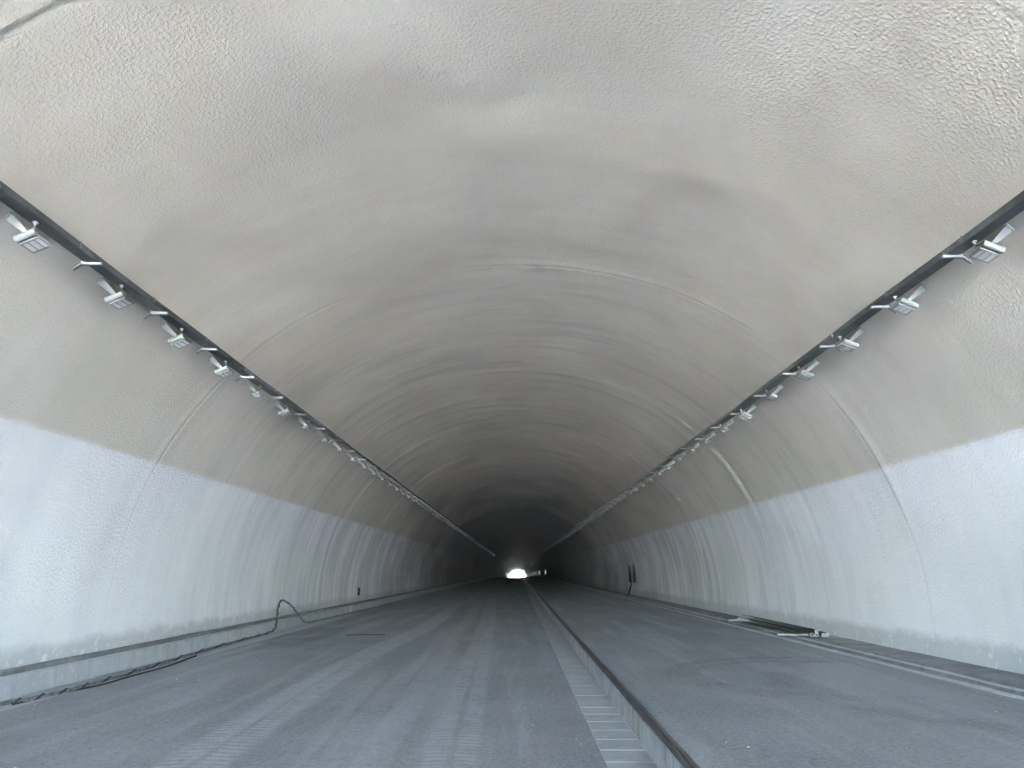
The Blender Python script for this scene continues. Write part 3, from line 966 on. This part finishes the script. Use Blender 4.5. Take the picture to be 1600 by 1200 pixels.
# two battens across the ledge
b = MB(); b.obox((0, 0, 0), Vector((1, -.02, 0)).normalized(), (0, 1, 0), (0, 0, 1), .29, .045, .016)
tag(b.build('timber_batten', M['timber'], None, False, (5.22, 15.9, .292)), 'short pale timber batten lying crosswise in front of the pipe bundle', 'plank')
b = MB(); b.obox((0, 0, 0), Vector((1, .35, 0)).normalized(), Vector((-.35, 1, 0)).normalized(), (0, 0, 1), .30, .05, .018)
tag(b.build('timber_batten', M['timber'], None, False, (5.52, 20.9, .275)), 'small timber batten lying crosswise behind the far end of the pipes', 'plank')

# dark niche boxes on the right wall with a hanging cable
def wall_x(z):
    return float(np.interp(-z, -PT[600:, 1], PT[600:, 0]))
for k_, (y_, lb) in enumerate(((45.2, 'black wall cabinet on the white right wall, nearer one of the pair'), (46.9, 'black wall cabinet on the white right wall, farther one of the pair'))):
    b = MB(); z0, z1 = .85, 1.85
    xa = wall_x(1.3)
    r_ = tag(empty('wall_cabinet', (xa, y_, z0)), lb, 'cabinet', 'black cabinets on the right wall')
    b.box(-.07, .06, -.27, .27, 0, z1 - z0); b.build('casing', M['black'], r_)
    b = MB(); b.box(-.083, -.071, -.25, .25, .03, z1 - z0 - .03); b.build('door', M['bitumen'], r_)
    b = MB(); b.box(-.092, -.084, .17, .20, .4, .5); b.build('handle', M['tray'], r_)
b = MB()
b.tube(cat([(6.36, 46.1, .95), (6.36, 46.0, .7), (6.30, 46.2, .45), (6.22, 45.9, .25), (6.1, 45.2, .20)], 8), .035, 7)
tag(b.build('hanging_cable', M['black'], None, True), 'black cable hanging down from the dark wall cabinets to the ledge', 'cable')
# small dark recess cover on the left wall
b = MB(); b.box(-wall_x(1) - .05, -wall_x(1) + .03, 33.6, 33.8, .50, .80)
tag(b.build('junction_box', M['black']), 'small dark junction box on the left wall far beyond the cable loop', 'box')

# lit upright tubes far down the right wall
for y_, hgt, lb in ((185, .85, 'lit upright tube on the right wall, nearest and faintest'), (237, .95, 'lit upright tube on the right wall, second from the viewer'),
                    (282, 1.1, 'lit upright tube on the right wall, brightest middle one'), (317, .8, 'lit upright tube on the right wall, fourth, close to the portal'),
                    (366, .5, 'lit upright tube on the right wall, last before the bright portal')):
    r_ = tag(empty('wall_lamp', (6.42, y_, .9 + sag(y_))), lb, 'lamp', 'lit tubes down the right wall')
    b = MB(); b.box(.0, .06, -.06, .06, 0, hgt); b.build('back_plate', M['lampgrey'], r_)
    b = MB(); b.tube([(-.06, 0, .02), (-.06, 0, hgt - .02)], .04, 8); b.build('lit_tube', M['tube'], r_)

b = MB(); b.tube([(-3.95, 19.2, .028), (-3.5, 19.35, .030), (-3.05, 19.3, .028)], .008, 6)
tag(b.build('thin_stick', M['black'], None, True), 'thin dark stick lying across the left lane short of the cable loop', 'stick')

# grit and scraps on both lanes
b = MB()
for k_ in range(300):
    y_ = 6.0 + 26 * random.random() ** 1.6
    if random.random() < .65: x_ = random.uniform(-5.6, .6); z_ = .012
    else: x_ = random.uniform(1.25, 4.8); z_ = .268
    r_ = random.uniform(.0025, .008) * (1.5 if random.random() < .08 else 1)
    a0 = random.uniform(0, 6.3); el = random.uniform(.6, 1.6)
    ring = [(x_ + r_ * el * math.cos(a0 + t * 1.257), y_ + r_ * math.sin(a0 + t * 1.257), z_ + r_ * .2) for t in range(5)]
    low = [(q[0] + (x_ - q[0]) * .2, q[1] + (y_ - q[1]) * .2, z_ - .004) for q in ring]
    b.add(low + ring + [(x_, y_, z_ + r_ * .9)], [(i, (i + 1) % 5, 5 + (i + 1) % 5, 5 + i) for i in range(5)] + [(5 + i, 5 + (i + 1) % 5, 10) for i in range(5)])
tag(b.build('grit', M['stone']), 'pale grit and crumbs scattered over the dusty asphalt', 'grit', None, 'stuff')
